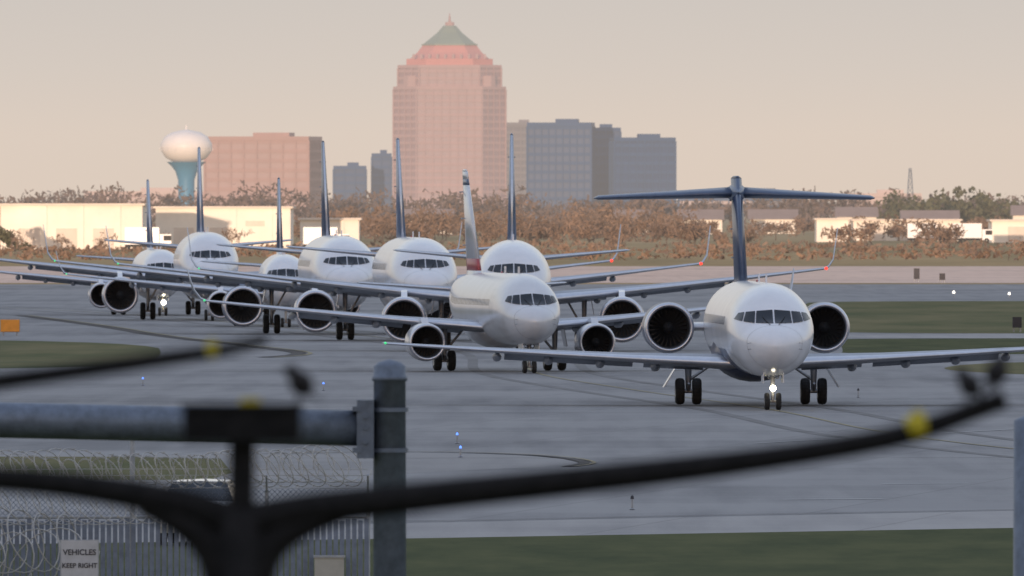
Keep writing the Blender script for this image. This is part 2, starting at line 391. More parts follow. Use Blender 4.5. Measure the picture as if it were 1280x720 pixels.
    for s2 in (-1,1): 
        wheel(mb,s2*.22,p['ng'],p['nr'],.2)
        mb.box((s2*.38-.015,p['ng']-.6,zb-.55),(s2*.38+.015,p['ng']+1.0,zb+.05),body)
        mb.lathe([(0,.10),(.02,.105),(.09,.06)],(s2*.14,p['ng']-.14,p['nr']+.95),(0,1,0),'strut',12)
    out.append(('nose_gear',mb,False))
    for sx in (-1,1):
        mb=MB(); x=sx*p['mx']; y=p['mg']; zt=wz(p['mx'])-.1
        mb.tube((x,y,p['mr']),(x,y,zt),.10,.15); mb.tube((x,y,p['mr']*1.8),(x-sx*1.0,y+.1,zt),.06); mb.tube((x,y,p['mr']),(x+.0,y-.5,p['mr']*1.6),.05)
        mb.tube((x-.42,y,p['mr']),(x+.42,y,p['mr']),.08)
        for s2 in (-1,1): wheel(mb,x+s2*.33,y,p['mr'],.36)
        dx=.95 if kind=='ttail' else .5
        mb.add([(x+sx*.3,y-.7,zt+.1),(x+sx*.3,y+.7,zt+.1),(x+sx*dx,y+.6,zt-.95),(x+sx*dx,y-.6,zt-.95),
                (x+sx*.34,y-.7,zt+.1),(x+sx*.34,y+.7,zt+.1),(x+sx*(dx+.04),y+.6,zt-.95),(x+sx*(dx+.04),y-.6,zt-.95)],
               [(0,1,2,3),(7,6,5,4),(0,3,7,4),(1,5,6,2),(2,6,7,3),(0,4,5,1)],body)
        out.append(('main_gear',mb,False))
    mb=MB()
    for yy in (R*4.5,R*8): mb.box((-.03,yy,p['zc']+Rz-.05),(.03,yy+.35,p['zc']+Rz+.32),body)
    for sx in (-1,1):
        for zz in (-.25,-.38):
            t=front_t(p,.55,zz); mb.tube((sx*.55*R,t*R,p['zc']+zz*Rz),(sx*(.55*R+.12),t*R-.12,p['zc']+zz*Rz-.02),.012,k='strut',n=5)
    out.append(('antennas_and_probes',mb,False))
    mb=MB(); tipx=H+(.1); 
    mb.lathe([(-.12,.01),(-.05,.09),(.1,.09),(.15,.01)],(tipx,wle(H)+.1,wz(H)+.02),(0,1,0),'navred',10)
    mb.lathe([(-.12,.01),(-.05,.05),(.1,.05),(.15,.01)],(-tipx,wle(H)+.1,wz(H)+.02),(0,1,0),'navgreen',10)
    mb.lathe([(0,.05),(.05,.04),(.08,.01)],(0,R*9,p['zc']+Rz),(0,0,1),'stripe_r',10)
    out.append(('navigation_lights',mb,False))
    res=[]
    for nm,mb,sm in out:
        me=bpy.data.meshes.new(nm); me.from_pydata(mb.v,[],mb.f)
        for k in mb.mats: me.materials.append(M[k])
        me.polygons.foreach_set('material_index',mb.m); me.polygons.foreach_set('use_smooth',[sm]*len(mb.f)); me.validate(); me.update()
        res.append((nm,me))
    cache[key]=res; return res
def jet(kind,x,y,yaw,body='white',finm='navy',eng='white',belly=None,lamp=0):
    e=empty('passenger_jet',(x,y,.012),rad(yaw))
    for nm,me in build_parts(kind,body,finm,eng,belly): link(nm,me,e)
    p=T[kind]
    if lamp:
        mb=MB()
        if lamp==1: mb.lathe([(0,.01),(0,.12),(.05,.10),(.12,.04)],(0,p['ng']-.2,p['nr']+.50),(0,1,0),'lamp',14)
        else: mb.lathe([(0,.01),(0,.17),(.06,.13)],(.05,p['ng']-.2,p['nr']+.62),(0,1,0),'lamp',14)
        mb.obj('taxi_lamp',e)
    return e
jet('ttail',10.0,646.5,1.9,'white','navy','navy','navy',lamp=1)
jet('e175',1.15,784,6.9,'silver','bands','silver')
jet('a320',.1,889,.2,'white','bluefin','white')
jet('a320',-4.75,957,3.2,'white','bluefin','white')
jet('a320',-9.6,1003,3.2,'white','navy','navy')
jet('e175',-14.1,1068,1.8,'white','navy','white')
jet('a320',-19.8,1123,2.4,'white','bluefin','white')
jet('e175',-23.9,1174,3.6,'white','bluefin','white',lamp=2)
# ------------------------------------------------------------------ ground
def sheet(name,pts,z,k):
    mb=MB(); mb.add([(x,y,z) for x,y in pts],[tuple(range(len(pts)))],k); return mb.obj(name)
sheet('ground',[(-30000,-3000),(30000,-3000),(30000,60000),(-30000,60000)],0,'drygrass')
sheet('taxiway_pavement',[(-260,250),(260,430),(330,1000),(500,1620),(-500,1620),(-330,1100)],.004,'asphalt')
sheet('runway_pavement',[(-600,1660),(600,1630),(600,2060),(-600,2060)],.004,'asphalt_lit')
sheet('concrete_pavement',[(-60,361-0),(-2.5,403),(12.2,416),(60,458),(60,486),(13,439),(-2.5,422),(-60,372)],.008,'concrete')
sheet('near_grass',[(-400,-200),(400,-200),(400,740),(60,457.8),(12.2,415.8),(-2.5,402.8),(-60,360.8),(-400,300)],.012,'grass')
sheet('grass_island',[(-60,486),(-14.6,485),(-8.6,488),(-8.2,500),(-9.0,527),(-12,531),(-60,534)],.012,'grass2')
sheet('concrete_pavement',[(-80,537),(-8,535),(-3.3,540),(0,535),(1.6,527),(2.0,518),(.8,510),(-4,497),(-7.6,486),(-14,480),(-60,478)],.008,'shoulder')
def blob(name,pts,z,k):
    for _ in range(3):
        q=[]
        for i in range(len(pts)):
            a=pts[i];b=pts[(i+1)%len(pts)]
            q+=[(a[0]*.75+b[0]*.25,a[1]*.75+b[1]*.25),(a[0]*.25+b[0]*.75,a[1]*.25+b[1]*.75)]
        pts=q
    return sheet(name,pts,z,k)
blob('grass_island',[(18.5,1020),(19,1060),(22,1300),(24,1350),(60,1350),(300,1350),(400,1320),(300,1020),(60,1020)],.012,'grass2')
blob('grass_island',[(17.0,885),(17.6,905),(18.6,975),(19.5,985),(40,988),(130,988),(130,885),(40,885)],.012,'grass')
blob('grass_island',[(19.5,795),(22,835),(30,850),(90,850),(90,755),(30,760)],.012,'grass2')
blob('concrete_pavement',[(17,975),(17,1032),(150,1036),(150,980)],.008,'concrete')
blob('grass_island',[(-90,800),(-60,990),(-20.5,975),(-17.2,850),(-19.8,800)],.012,'grass2')
def strip(name,pts,w,z,k):
    P=[Vector((a,b,0)) for a,b in pts]
    Q=[]
    for i in range(len(P)-1):
        p0=P[max(i-1,0)];p1=P[i];p2=P[i+1];p3=P[min(i+2,len(P)-1)]
        for j in range(8):
            t=j/8; Q.append(.5*((2*p1)+(-p0+p2)*t+(2*p0-5*p1+4*p2-p3)*t*t+(-p0+3*p1-3*p2+p3)*t**3))
    Q.append(P[-1]); vs=[]
    for i,q in enumerate(Q):
        d=(Q[min(i+1,len(Q)-1)]-Q[max(i-1,0)]).normalized(); nn=Vector((-d.y,d.x,0))*w/2
        vs+=[(q.x-nn.x,q.y-nn.y,z),(q.x+nn.x,q.y+nn.y,z)]
    mb=MB(); mb.add(vs,[(2*i,2*i+1,2*i+3,2*i+2) for i in range(len(Q)-1)],k); return mb.obj(name)
path=[(40,330),(24,480),(14,570),(9.9,650),(5,720),(1.1,790),(.1,890),(-5,960),(-14,1066),(-25,1176),(-42,1290),(-80,1450)]
strip('taxiway_centre_line',path,.16,.02,'yellow')
e1=[(-34,1180),(-26,1080),(-20.7,1004),(-14.9,938),(-11.6,900),(-11.2,880),(-12.6,866)]
strip('taxiway_edge_line',e1,.8,.028,'seal'); strip('taxiway_edge_line',[(a+.62,b) for a,b in e1],.22,.032,'yellow')
strip('taxiway_edge_line',[(-50,1480),(-44,1330),(-38,1260)],.6,.028,'seal')
e2=[(-8,536.5),(-3.3,541),(0,536),(1.6,528),(2.2,518),(1.6,511)]
strip('taxiway_edge_line',e2,.34,.028,'seal'); strip('taxiway_edge_line',[(a+.3,b+.3) for a,b in e2],.12,.032,'yellow')
strip('taxiway_edge_line',[(-30,400),(-2.5,424),(6,433),(30,456)],.22,.028,'seal')
strip('painted_line',[(7.2,455),(9.9,456)],.35,.024,'whiteline'); strip('painted_line',[(10.4,480),(12.9,481)],.3,.024,'whiteline')
strip('painted_line',[(-14,640),(-6,655)],.25,.024,'whiteline'); strip('painted_line',[(8,560),(30,640)],.18,.024,'whiteline')
for i in range(14):
    y=520+i*55+rng.uniform(-10,10); strip('pavement_joint',[(-60,y),(0,y+6),(70,y+11)],.25,.016,'seal2')
strip('tyre_marks',[(a-2.6,b) for a,b in path],.5,.0125,'seal2'); strip('tyre_marks',[(a+2.6,b) for a,b in path],.5,.0135,'seal2')
for (px,y,k) in ((-1.8,560,'blue'),(-5.1,705,'blue'),(-7.9,715,'blue'),(-15.9,735,'blue'),(-5.5,612,'blue'),
    (36.5,1410,'lampw'),(40.5,1390,'lampw'),(-1.6,530,'blue'),(3.1,440,None),(14,690,None)):
    mb=MB(); rr=.04 if k=='blue' else .11
    if not k: rr=.05
    k=k or 'ink'
    mb.tube((0,0,0),(0,0,.28),.03,.02,'strut',8); mb.lathe([(0,.05),(.02,.09),(.04,.05)],(0,0,.0),(0,0,1),'strut',10)
    mb.lathe([(0,rr),(rr*1.4,rr*.8),(rr*2,.005)],(0,0,.28),(0,0,1),k,10); mb.obj('taxiway_light',loc=(px,y,.012))
mb=MB(); mb.box((-.55,-.1,.25),(.55,.1,.95),'orange'); mb.box((-.58,.11,.22),(.58,.16,.98),'strut')
for x in (-.4,.4): mb.tube((x,.02,0),(x,.02,.24),.04)
mb.obj('taxiway_sign',loc=(-29.5,1003,.012))
for (x,y,hh) in ((39.6,1670,1.3),(41.6,1650,.9),(30.6,1034,.9)):
    mb=MB(); mb.box((-.28,-.12,.25),(.28,.12,hh),'ink'); mb.tube((-.2,0,0),(-.2,0,.24),.05); mb.tube((.2,0,0),(.2,0,.24),.05); mb.obj('airfield_sign',loc=(x,y,.012))
# ------------------------------------------------------------------ fence and gate
fe=empty('chain_link_fence',(0,320,0))
mb=MB(); x=-26
while x<-2.7:
    mb.box((x,-.01,.05),(x+.085,.01,2.0+rng.uniform(-.03,.03)),'slat'); x+=.115
mb.obj('slats',fe)
mb=MB()
for x in (-25,-22,-19,-16,-13,-10.1,-4.6,-2.7):
    mb.tube((x,.05,0),(x,.05,2.55),.04,k='galv2'); mb.tube((x,.05,2.5),(x,-.3,2.85),.02,k='galv2')
mb.tube((-7.12,.05,0),(-7.12,.05,3.5),.05,k='galv2'); mb.lathe([(0,.06),(.06,.04),(.08,.005)],(-7.12,.05,3.5),(0,0,1),'galv2',12)
mb.tube((-26,.05,2.05),(-2.7,.05,2.05),.03,k='galv2')
mb.obj('posts_and_rails',fe)
W=[]
for k in range(0,240):
    a=-26+k*.1
    W.append([(a,0,2.08),(a+.5,0,2.58)]); W.append([(a,0,2.58),(a+.5,0,2.08)])
curve('mesh_wire',W,'galv',fe,.004,0,order='POLY')
def coil(name,x0,x1,z,y,r,step=.2,amp=.26,sgn=1,bev=.010):
    pts=[];n=20;turns=int((x1-x0)/step); mbb=MB()
    for i in range(turns*n):
        t=2*math.pi*i/n; q=math.sin(i*.0131+z*7)+.6*math.sin(i*.047+1)
        rr=r*(1+.10*q); x=x0+step*i/n+amp*math.cos(t+sgn*.4)*(1+.3*q)
        p=(x,y+rr*.8*math.cos(t),z+rr*math.sin(t)*1.0+.04*math.sin(i*.004)+.03*q); pts.append(p)
        if i%4==0:
            d=.03; mbb.add([(p[0]-d,p[1],p[2]-d),(p[0]+d,p[1],p[2]+d),(p[0]+d*.3,p[1],p[2]-d*.3),(p[0]-d*.3,p[1],p[2]+d*.3)],[(0,2,1,3)],'wire')
    curve(name,[pts],'wire',fe,bev,0,order='POLY'); mbb.obj(name+'_barbs',fe)
coil('razor_wire_coil',-26,-2.9,2.98,-.1,.31,.24,.27); coil('razor_wire_coil_b',-26,-2.9,2.96,-.1,.31,.31,-.28,-1)
coil('razor_wire_coil_lower',-26,-6.2,2.32,-.5,.36,.27,.33); coil('razor_wire_coil_ground',-26,-7.7,1.65,-.8,.62,.40,.5,bev=.013); coil('razor_wire_coil_ground_b',-26,-8.1,1.2,-1.2,.6,.42,-.5,bev=.013)
curve('barbed_strands',[[(-26,-.1*i,2.6+.12*i),(-2.7,-.1*i,2.6+.12*i)] for i in range(4)],'wire',fe,.006,0,order='POLY')
def text(body,size,loc,parent,k='ink',al='CENTER'):
    cu=bpy.data.curves.new('lettering','FONT'); cu.body=body; cu.size=size; cu.align_x=al; cu.extrude=.002; cu.offset=size*.02
    cu.materials.append(M[k]); o=link('lettering',cu,parent); o.location=loc; o.rotation_euler=(rad(90),0,0); return o
sg=empty('traffic_sign',(-8.02,316.5,0))
mb=MB(); mb.box((-.34,-.01,.9),(.34,.01,1.68),'sign'); mb.box((-.36,.012,.88),(.36,.02,1.70),'galv2'); mb.tube((-.0,.06,0),(0,.06,1.6),.03,k='galv2'); mb.obj('panel',sg)
text('VEHICLES',.145,(0,-.016,1.42),sg); text('KEEP RIGHT',.122,(0,-.016,1.18),sg)
eb=MB(); eb.box((-3.7,319.7,.35),(-3.15,319.9,1.3),'beige'); eb.box((-3.72,319.68,1.3),(-3.13,319.92,1.34),'galv2'); eb.box((-3.5,319.9,0),(-3.4,319.96,.4),'galv2'); eb.box((-3.24,319.66,.8),(-3.2,319.7,.95),'galv'); eb.obj('electrical_box')
gt=empty('gate_frame',(0,240,0))
mb=MB()
mb.lathe([(0,.24),(5.45,.225),(5.46,.25),(5.52,.25),(5.53,.23),(5.66,.23),(5.72,.16),(5.76,.01)],(-1.72,0,0),(0,0,1),'galv',32)
mb.lathe([(0,.26),(.06,.26)],(-1.72,0,5.02),(0,0,1),'galv',32); mb.lathe([(0,.26),(.06,.26)],(-1.72,0,4.45),(0,0,1),'galv',32)
mb.lathe([(0,.24),(4.9,.225),(4.96,.1),(4.98,.01)],(7.28,0,0),(0,0,1),'galv',32)
mb.obj('posts',gt,True)
mb=MB(); mb.tube((-14,0,5.06),(-2.12,0,4.79),.25,k='galv',n=32); mb.obj('top_pipe',gt,True)
mb=MB(); mb.box((-2.18,-.28,4.37),(-1.94,.22,5.19),'galv'); mb.box((-2.24,-.3,4.45),(-2.12,.24,4.52),'galv'); mb.box((-2.24,-.3,5.03),(-2.12,.24,5.1),'galv')
for z in (4.6,4.8,4.96): mb.tube((-2.06,-.31,z),(-2.06,-.27,z),.035,k='galv',n=8)
mb.obj('bracket',gt)
# ------------------------------------------------------------------ near mast with birds
def mast(name,Y,polex,hubz,arms,braces=()):
    e=empty(name,(0,Y,0))
    curve('arms',arms,'black',e,1.0,3)
    if braces: curve('braces',braces,'black',e,1.0,3)
    mb=MB(); mb.lathe([(0,.16),(hubz-.8,.10),(hubz-.03,.085),(hubz,.02)],(polex,0,0),(0,0,1),'black',20); mb.obj('pole',e,True)
    return e
m1=mast('utility_mast',60,-.956,6.93,[
  [(-.956,0,6.86,.07),(-.80,0,6.90,.062),(-.619,0,6.925,.060),(.169,0,7.007,.054),(.6,0,7.052,.050),(1.013,0,7.105,.042),(1.378,0,7.17,.042),(1.56,0,7.235,.036),(1.735,0,7.30,.034)],
  [(-.956,0,6.86,.07),(-1.08,0,6.91,.062),(-1.238,0,6.95,.058),(-1.519,0,6.996,.050),(-1.80,0,7.021,.047),(-2.4,0,7.06,.03)],
  [(-.956,0,6.8,.055),(-.95,0,7.0,.045),(-.947,0,7.17,.048)]],
  [[(-1.30,0,6.93,.04),(-1.10,0,6.86,.06),(-1.0,0,6.66,.07),(-.97,0,6.4,.07)],[(-.58,0,6.91,.04),(-.82,0,6.85,.06),(-.92,0,6.66,.07),(-.94,0,6.4,.07)]])
mb=MB(); mb.box((-1.155,-.09,7.150),(-.742,.09,7.268),'black'); mb.box((-1.165,-.1,7.268),(-.732,.1,7.284),'black')
for x in (-1.1,-.8): mb.tube((x,-.11,7.2),(x,-.09,7.2),.018,k='black',n=8)
mb.obj('junction_box',m1)
def clamp(e,x,z,r,w,sl=0):
    mb=MB(); mb.lathe([(-w/2,r*.7),(-w/2+.01,r),(w/2-.01,r),(w/2,r*.7)],(x,0,z),(1,0,sl),'tagyel',20); mb.box((x-w*.25,-.02,z+r*.8),(x+w*.3,.02,z+r*1.3),'tagyel'); mb.obj('yellow_clamp',e,True)
clamp(m1,1.425,7.20,.046,.075,.3); 
mb=MB(); mb.box((-.955,-.07,7.284),(-.885,.07,7.302),'tagyel'); mb.obj('yellow_tag',m1)
m2=mast('utility_mast',58,-3.3,7.3,[[(-3.3,0,7.15,.05),(-2.6,0,7.27,.04),(-1.8,0,7.375,.032),(-1.36,0,7.435,.030),(-1.10,0,7.472,.028),(-.94,0,7.495,.023),(-.83,0,7.53,.017)]])
clamp(m2,-1.02,7.487,.028,.045,.15)
def bird(x,y,z,s,heading):
    e=empty('bird',(x,y,z),heading)
    mb=MB()
    d=Vector((.62,0,.78)).normalized(); org=Vector((-.45,0,.30))
    mb.lathe([(0,.04),(.10,.20),(.28,.36),(.5,.43),(.72,.40),(.9,.29),(1.0,.23),(1.1,.235),(1.24,.22),(1.34,.13),(1.38,.02)],org,d,'bird',18)
    hd=org+d*1.2
    mb.tube(hd+Vector((.15,0,-.02)),hd+Vector((.40,0,-.05)),.05,.005,'black',8)
    mb.add([(-.4,-.10,.42),(-.4,.10,.42),(-.95,.13,.0),(-.95,-.13,.0),(-.4,-.1,.34),(-.4,.1,.34),(-.95,.13,-.03),(-.95,-.13,-.03)],[(0,1,2,3),(7,6,5,4),(0,3,7,4),(1,5,6,2),(2,6,7,3),(0,4,5,1)],'bird')
    for sy in (-1,1):
        mb.add([(.2,sy*.38,.98),(-.05,sy*.44,.58),(-.75,sy*.15,.10),(-.35,sy*.34,.62)],[(0,1,2,3)],'bird')
        mb.tube((-.05,sy*.1,.35),(.02,sy*.1,0),.03,.025,'black',6); mb.tube((.02,sy*.1,.01),(.18,sy*.13,.01),.02,.01,'black',6)
    o=mb.obj('body',e,True); o.scale=(s,s,s); return e
bird(-.752,60,7.284,.098,rad(185)); bird(1.600,60,7.283,.092,rad(150)); bird(1.708,60,7.325,.095,rad(60))
# ------------------------------------------------------------------ car behind fence
def car(name,x,y,rz,k):
    e=empty(name,(x,y,.012),rz); mb=MB()
    S=[(-2.2,.45,.75),(-2.1,.3,.95),(-1.2,.28,1.02),(-.5,.28,1.45),(.9,.28,1.48),(1.7,.28,1.05),(2.2,.35,.95),(2.25,.45,.7)]
    vs=[];n=len(S)
    for (xx,zb,zt) in S:
        wt=.62 if zt>1.3 else .84
        vs+=[(xx,-.86,zb),(xx,.86,zb),(xx,.9,.7),(xx,wt,zt),(xx,0,zt+.03),(xx,-wt,zt),(xx,-.9,.7)]
    fs=[];
    for j in range(n-1):
        for i in range(7): fs.append((j*7+i,j*7+(i+1)%7,(j+1)*7+(i+1)%7,(j+1)*7+i))
    fs+=[tuple(range(7)),tuple(range((n-1)*7,n*7))[::-1]]
    ks=[k]*len(fs)
    for j in (2,4): 
        for i in (3,4): ks[j*7+i]='glass'
    for i in (2,5): ks[3*7+i]='glass'
    mb.add(vs,fs,ks); mb.obj('body',e)
    mb=MB()
    for xx in (-1.35,1.4):
        for yy in (-.8,.8):
            mb.lathe([(-.1,.15),(-.1,.3),(0,.33),(.1,.3),(.1,.15)],(xx,yy,.33),(0,1,0),'tire',16); mb.lathe([(-.105,.01),(-.09,.2),(.09,.2),(.105,.01)],(xx,yy,.33),(0,1,0),'strut',12)
    mb.obj('wheels',e); return e
car('parked_car',-7.2,396,rad(86),'carw')
# ------------------------------------------------------------------ background buildings
def rect(cx,cy,w,d,rz=0,ch=0):
    a,b=w/2,d/2
    P=[(-a,-b),(a,-b),(a,b),(-a,b)] if not ch else [(-a+ch,-b),(a-ch,-b),(a,-b+ch),(a,b-ch),(a-ch,b),(-a+ch,b),(-a,b-ch),(-a,-b+ch)]
    c,s=math.cos(rz),math.sin(rz); return [(cx+x*c-y*s,cy+x*s+y*c) for x,y in P]
def stage(mb,cx,cy,w,d,z0,z1,rz,ch,kw,kg,floor=3.8,pier=4.0):
    mb.prism(rect(cx,cy,w-.8,d-.8,rz,ch),z0,z1-.05,kg)
    z=z0
    while z<z1-floor*.5:
        mb.prism(rect(cx,cy,w-.2,d-.2,rz,ch),z,z+floor*.38,kw); z+=floor
    mb.prism(rect(cx,cy,w+.3,d+.3,rz,ch),z1-1.6,z1,kw)
    P=rect(cx,cy,w,d,rz,ch); n=len(P)
    for i in range(n):
        a=Vector(P[i]);b=Vector(P[(i+1)%n]);L=(b-a).length; k=max(1,int(L/pier))
        for j in range(k+1):
            q=a+(b-a)*(j/k); ang=math.atan2((b-a).y,(b-a).x)
            wd=.55 if 0<j<k else .9
            mb.prism(rect(q.x,q.y,wd,.5,ang),z0,z1-1.62,kw)
tw=empty('office_tower'); cx,cy=-34.7,9500
mb=MB(); stage(mb,cx,cy,62.5,58,0,71,0,13,'tower_w','tower_g',3.9,4.5); mb.obj('shaft',tw)
mb=MB(); stage(mb,cx,cy,57.5,53,71.01,83,0,12,'tower_w','tower_g',3.9,4.5)
for sx in (-1,1):
    for sy in (-1,1): mb.prism(rect(cx+sx*21,cy+sy*20,9,9,0,2.4),71,77,'tower_w')
mb.obj('upper_setback',tw)
mb=MB(); mb.prism(rect(cx,cy,48,44,0,11),83.01,86.5,'tower_r')
mb.prism(rect(cx,cy,44,40,0,10),86.51,90,'tower_r',rect(cx,cy,36,33,0,8)); mb.prism(rect(cx,cy,36,33,0,8),90.01,94,'tower_r',rect(cx,cy,30,28,0,7))
for i in range(10): mb.prism(rect(cx-20+i*4.4,cy-21.5,1.2,1.2),86.5,89,'tower_w')
mb.obj('crown',tw)
mb=MB(); mb.prism(rect(cx,cy,31,29,0,7),94.01,94.8,'copper'); mb.prism(rect(cx,cy,29,27,0,6.5),94.81,101,'copper',rect(cx,cy,14,13,0,3)); mb.prism(rect(cx,cy,14,13,0,3),101.01,105,'copper',rect(cx,cy,7,7,0,1.5))
mb.prism(rect(cx,cy,5,5,0,1),105.01,107,'tower_w'); mb.tube((cx,cy,107),(cx,cy,112),.9,.15,'tower_w',8); mb.obj('roof_and_spire',tw)
def office(name,cx,cy,w,d,h,rz,kw,kg,floor=3.8,pier=4,extra=None):
    e=empty(name); mb=MB(); stage(mb,cx,cy,w,d,0,h,rz,0,kw,kg,floor,pier); mb.obj('facade',e)
    mb=MB(); mb.prism(rect(cx+w*.1,cy,w*.35,d*.4,rz),h,h+1.6,kw); mb.obj('roof_plant',e)
    return e
office('brick_office_building',-102,7000,43,36,34,rad(-8),'brickw','brickg',3.9,5)
office('office_building',-76,8000,15,20,24,0,'bluew','blueg'); office('office_building',-61.5,8050,9,20,30,0,'bluew','blueg'); 
office('office_building',5,9700,17,24,52,0,'pinkw','pinkg')
office('glass_office_building',21.5,7500,28,24,42,rad(-4),'bluew','blueg',3.9,3); office('glass_office_building',40,7560,16,20,40,0,'bluew','blueg',3.9,3); office('glass_office_building',57.5,7520,27,22,35.5,rad(5),'bluew','blueg',3.9,3)
office('low_office_building',165,7600,34,20,11,0,'pinkw','pinkg'); office('low_office_building',-165,7800,60,20,12,0,'pinkw','brickg'); office('low_office_building',110,8200,60,20,12,0,'bluew','pinkg')
wt=empty('water_tower',(-114.5,6000,0))
mb=MB(); mb.lathe([(-6.0,.5),(-5.4,4.2),(-3.8,7.2),(-1.2,9.0),(1.2,9.0),(3.6,7.6),(5.2,5.0),(6.1,.6),(6.3,.1)],(0,0,26.6),(0,0,1),'tank',40); mb.obj('tank',wt,True)
mb=MB(); mb.lathe([(0,5.2),(3,3.4),(8,2.8),(15,2.9),(18,3.8),(20,5.3),(21.4,6.9)],(0,0,0),(0,0,1),'tealst',32); mb.obj('stem',wt,True)
mb=MB(); mb.tube((0,0,32.8),(0,0,34.3),.3,.2,'tank',8)
for i in range(16):
    a=2*math.pi*i/16; mb.tube((9.3*math.cos(a),9.3*math.sin(a),25.2),(9.3*math.cos(a),9.3*math.sin(a),26.4),.08,k='tank',n=5)
mb.lathe([(0,9.35),(.12,9.35)],(0,0,26.4),(0,0,1),'tank',40); mb.obj('railing',wt)
mb=MB(); X,Y=126,5400
for h in range(9):
    z0=h*2.0;z1=z0+2.0;w0=1.5-.13*h;w1=w0-.13
    c0=[(X-w0,Y-w0,z0),(X+w0,Y-w0,z0),(X+w0,Y+w0,z0),(X-w0,Y+w0,z0)];c1=[(X-w1,Y-w1,z1),(X+w1,Y-w1,z1),(X+w1,Y+w1,z1),(X-w1,Y+w1,z1)]
    for i in range(4): mb.tube(c0[i],c1[i],.13,k='galv',n=5); mb.tube(c0[i],c1[(i+1)%4],.09,k='galv',n=5); mb.tube(c1[i],c1[(i+1)%4],.08,k='galv',n=5)
mb.obj('lattice_radio_mast')
def warehouse(x0,x1,y,h,d=40,bay=6):
    e=empty('warehouse'); mb=MB(); mb.box((x0,y,0),(x1,y+d,h),'ware'); mb.obj('walls',e)
    mb=MB(); mb.box((x0-.4,y-.5,h+.002),(x1+.4,y+d+.4,h+.35),'ware2')
    x=x0+bay*.5
    while x<x1-4:
        if rng.random()<.7: mb.box((x,y-.06,.02),(x+3.4,y-.003,min(3.4,h-1)),'ware2')
        else: mb.box((x,y-.06,h*.55),(x+3.2,y-.003,h*.55+.9),'ware2')
        mb.box((x+4.2,y-.25,0),(x+4.5,y-.003,h-.05),'ware'); x+=bay
    mb.obj('roof_edge_and_doors',e)
warehouse(-190,-84,2800,6.9); warehouse(-83,-60,2770,7.1); warehouse(-59.5,-37,2850,6.6); 
warehouse(-36,-26,2900,4.6,20); warehouse(58,64,3250,4.2,20); warehouse(67,88,3350,3.9,20); warehouse(90,112,3200,4.0,25); warehouse(115,150,3300,4.4,25)
def house(x,y,w,h):
    e=empty('house',(x,y,0)); mb=MB(); mb.box((-w/2,0,0),(w/2,8,h),'ware'); mb.obj('walls',e)
    mb=MB(); a=w/2+.5; mb.add([(-a,-.5,h+.01),(a,-.5,h+.01),(a,8.5,h+.01),(-a,8.5,h+.01),(-a,4,h+2.4),(a,4,h+2.4)],[(0,1,5,4),(2,3,4,5),(1,2,5),(3,0,4),(0,3,2,1)],'houser'); mb.obj('roof',e)
    mb=MB()
    for k in range(int(w/3)): mb.box((-w/2+1+k*3,-.05,1),(-w/2+2.2+k*3,-.004,2.3),'glass')
    mb.obj('windows',e)
for (x,y,w_,h) in ((62,4050,11,3.4),(80,3960,9,4),(98,4000,13,3.2),(121,3950,10,4.4),(134,4020,12,3.6),(28,4060,9,3.3),(44,3980,10,3.4),(-20,4000,12,3.5)): house(x,y,w_,h)
def truck(x,y):
    e=empty('box_truck',(x,y,0)); mb=MB(); mb.box((-3,-1.2,1),(2.4,1.2,3.7),'carw'); mb.box((2.5,-1.1,.6),(4.3,1.1,2.6),'carw'); mb.box((3.1,-1.12,1.6),(4.32,-1.103,2.4),'glass'); mb.box((-3,-1,.6),(2.6,1,.98),'tire')
    for xx in (-2,-1,3.3):
        for s in (-1,1): mb.lathe([(-.15,.2),(-.15,.5),(.15,.5),(.15,.2)],(xx,s*1.05,.5),(0,1,0),'tire',14)
    mb.obj('body',e)
truck(76,3150); truck(84,3140); truck(-30,2700); truck(-58,2690)
# ------------------------------------------------------------------ vegetation
def foliage(mb,cx,cy,z0,z1,rx,n,size,k,long=1.0):
    zc=(z0+z1)/2; rz=(z1-z0)/2
    nl=7; lob=[(rng.normal(0,.45),rng.normal(0,.45),rng.normal(0,.45),rng.uniform(.35,.6)) for _ in range(nl)]
    for i in range(n):
        l=lob[rng.integers(nl)]; d=rng.normal(size=3); d/=np.linalg.norm(d); r=l[3]*rng.random()**.4
        p=np.array([cx+(l[0]+d[0]*r)*rx,cy+(l[1]+d[1]*r)*rx,max(.2,zc+(l[2]*.9+d[2]*r)*rz)])
        a=rng.normal(size=3);a/=np.linalg.norm(a);b=np.cross(a,rng.normal(size=3));b/=np.linalg.norm(b)
        s=size*rng.uniform(.5,1.3); a=a*s*long;b=b*s/long
        mb.add([p-a-b*.6,p+a*.8-b,p+a+b*.7,p-a*.7+b],[(0,1,2,3)],k)
def trunk(mb,cx,cy,h,r):
    mb.tube((cx,cy,0),(cx,cy,h*.5),r,r*.6,'bark',6)
    for i in range(5):
        a=rng.uniform(0,6.28); mb.tube((cx,cy,h*rng.uniform(.3,.5)),(cx+math.cos(a)*h*.25,cy+math.sin(a)*h*.25,h*rng.uniform(.65,.9)),r*.45,r*.12,'bark',5)
mb=MB()
for i in range(170):
    x=rng.uniform(-40,34) if i<100 else rng.uniform(20,150); y=rng.uniform(2950,3900); h=rng.uniform(3.2,7.2)*(1 if i<100 else .7); trunk(mb,x,y,h,.12)
    foliage(mb,x,y,h*.05,h,h*.7,190,.27,'twig',2.0)
mb.obj('autumn_tree_line')
mb=MB()
for i in range(34):
    x=rng.uniform(-150,-34); y=rng.uniform(2690,2750); h=rng.uniform(1.5,4.2); trunk(mb,x,y,h,.07); foliage(mb,x,y,h*.2,h,h*.5,46,.16,'twig',2.6)
mb.obj('bare_shrub_row')
mb=MB()
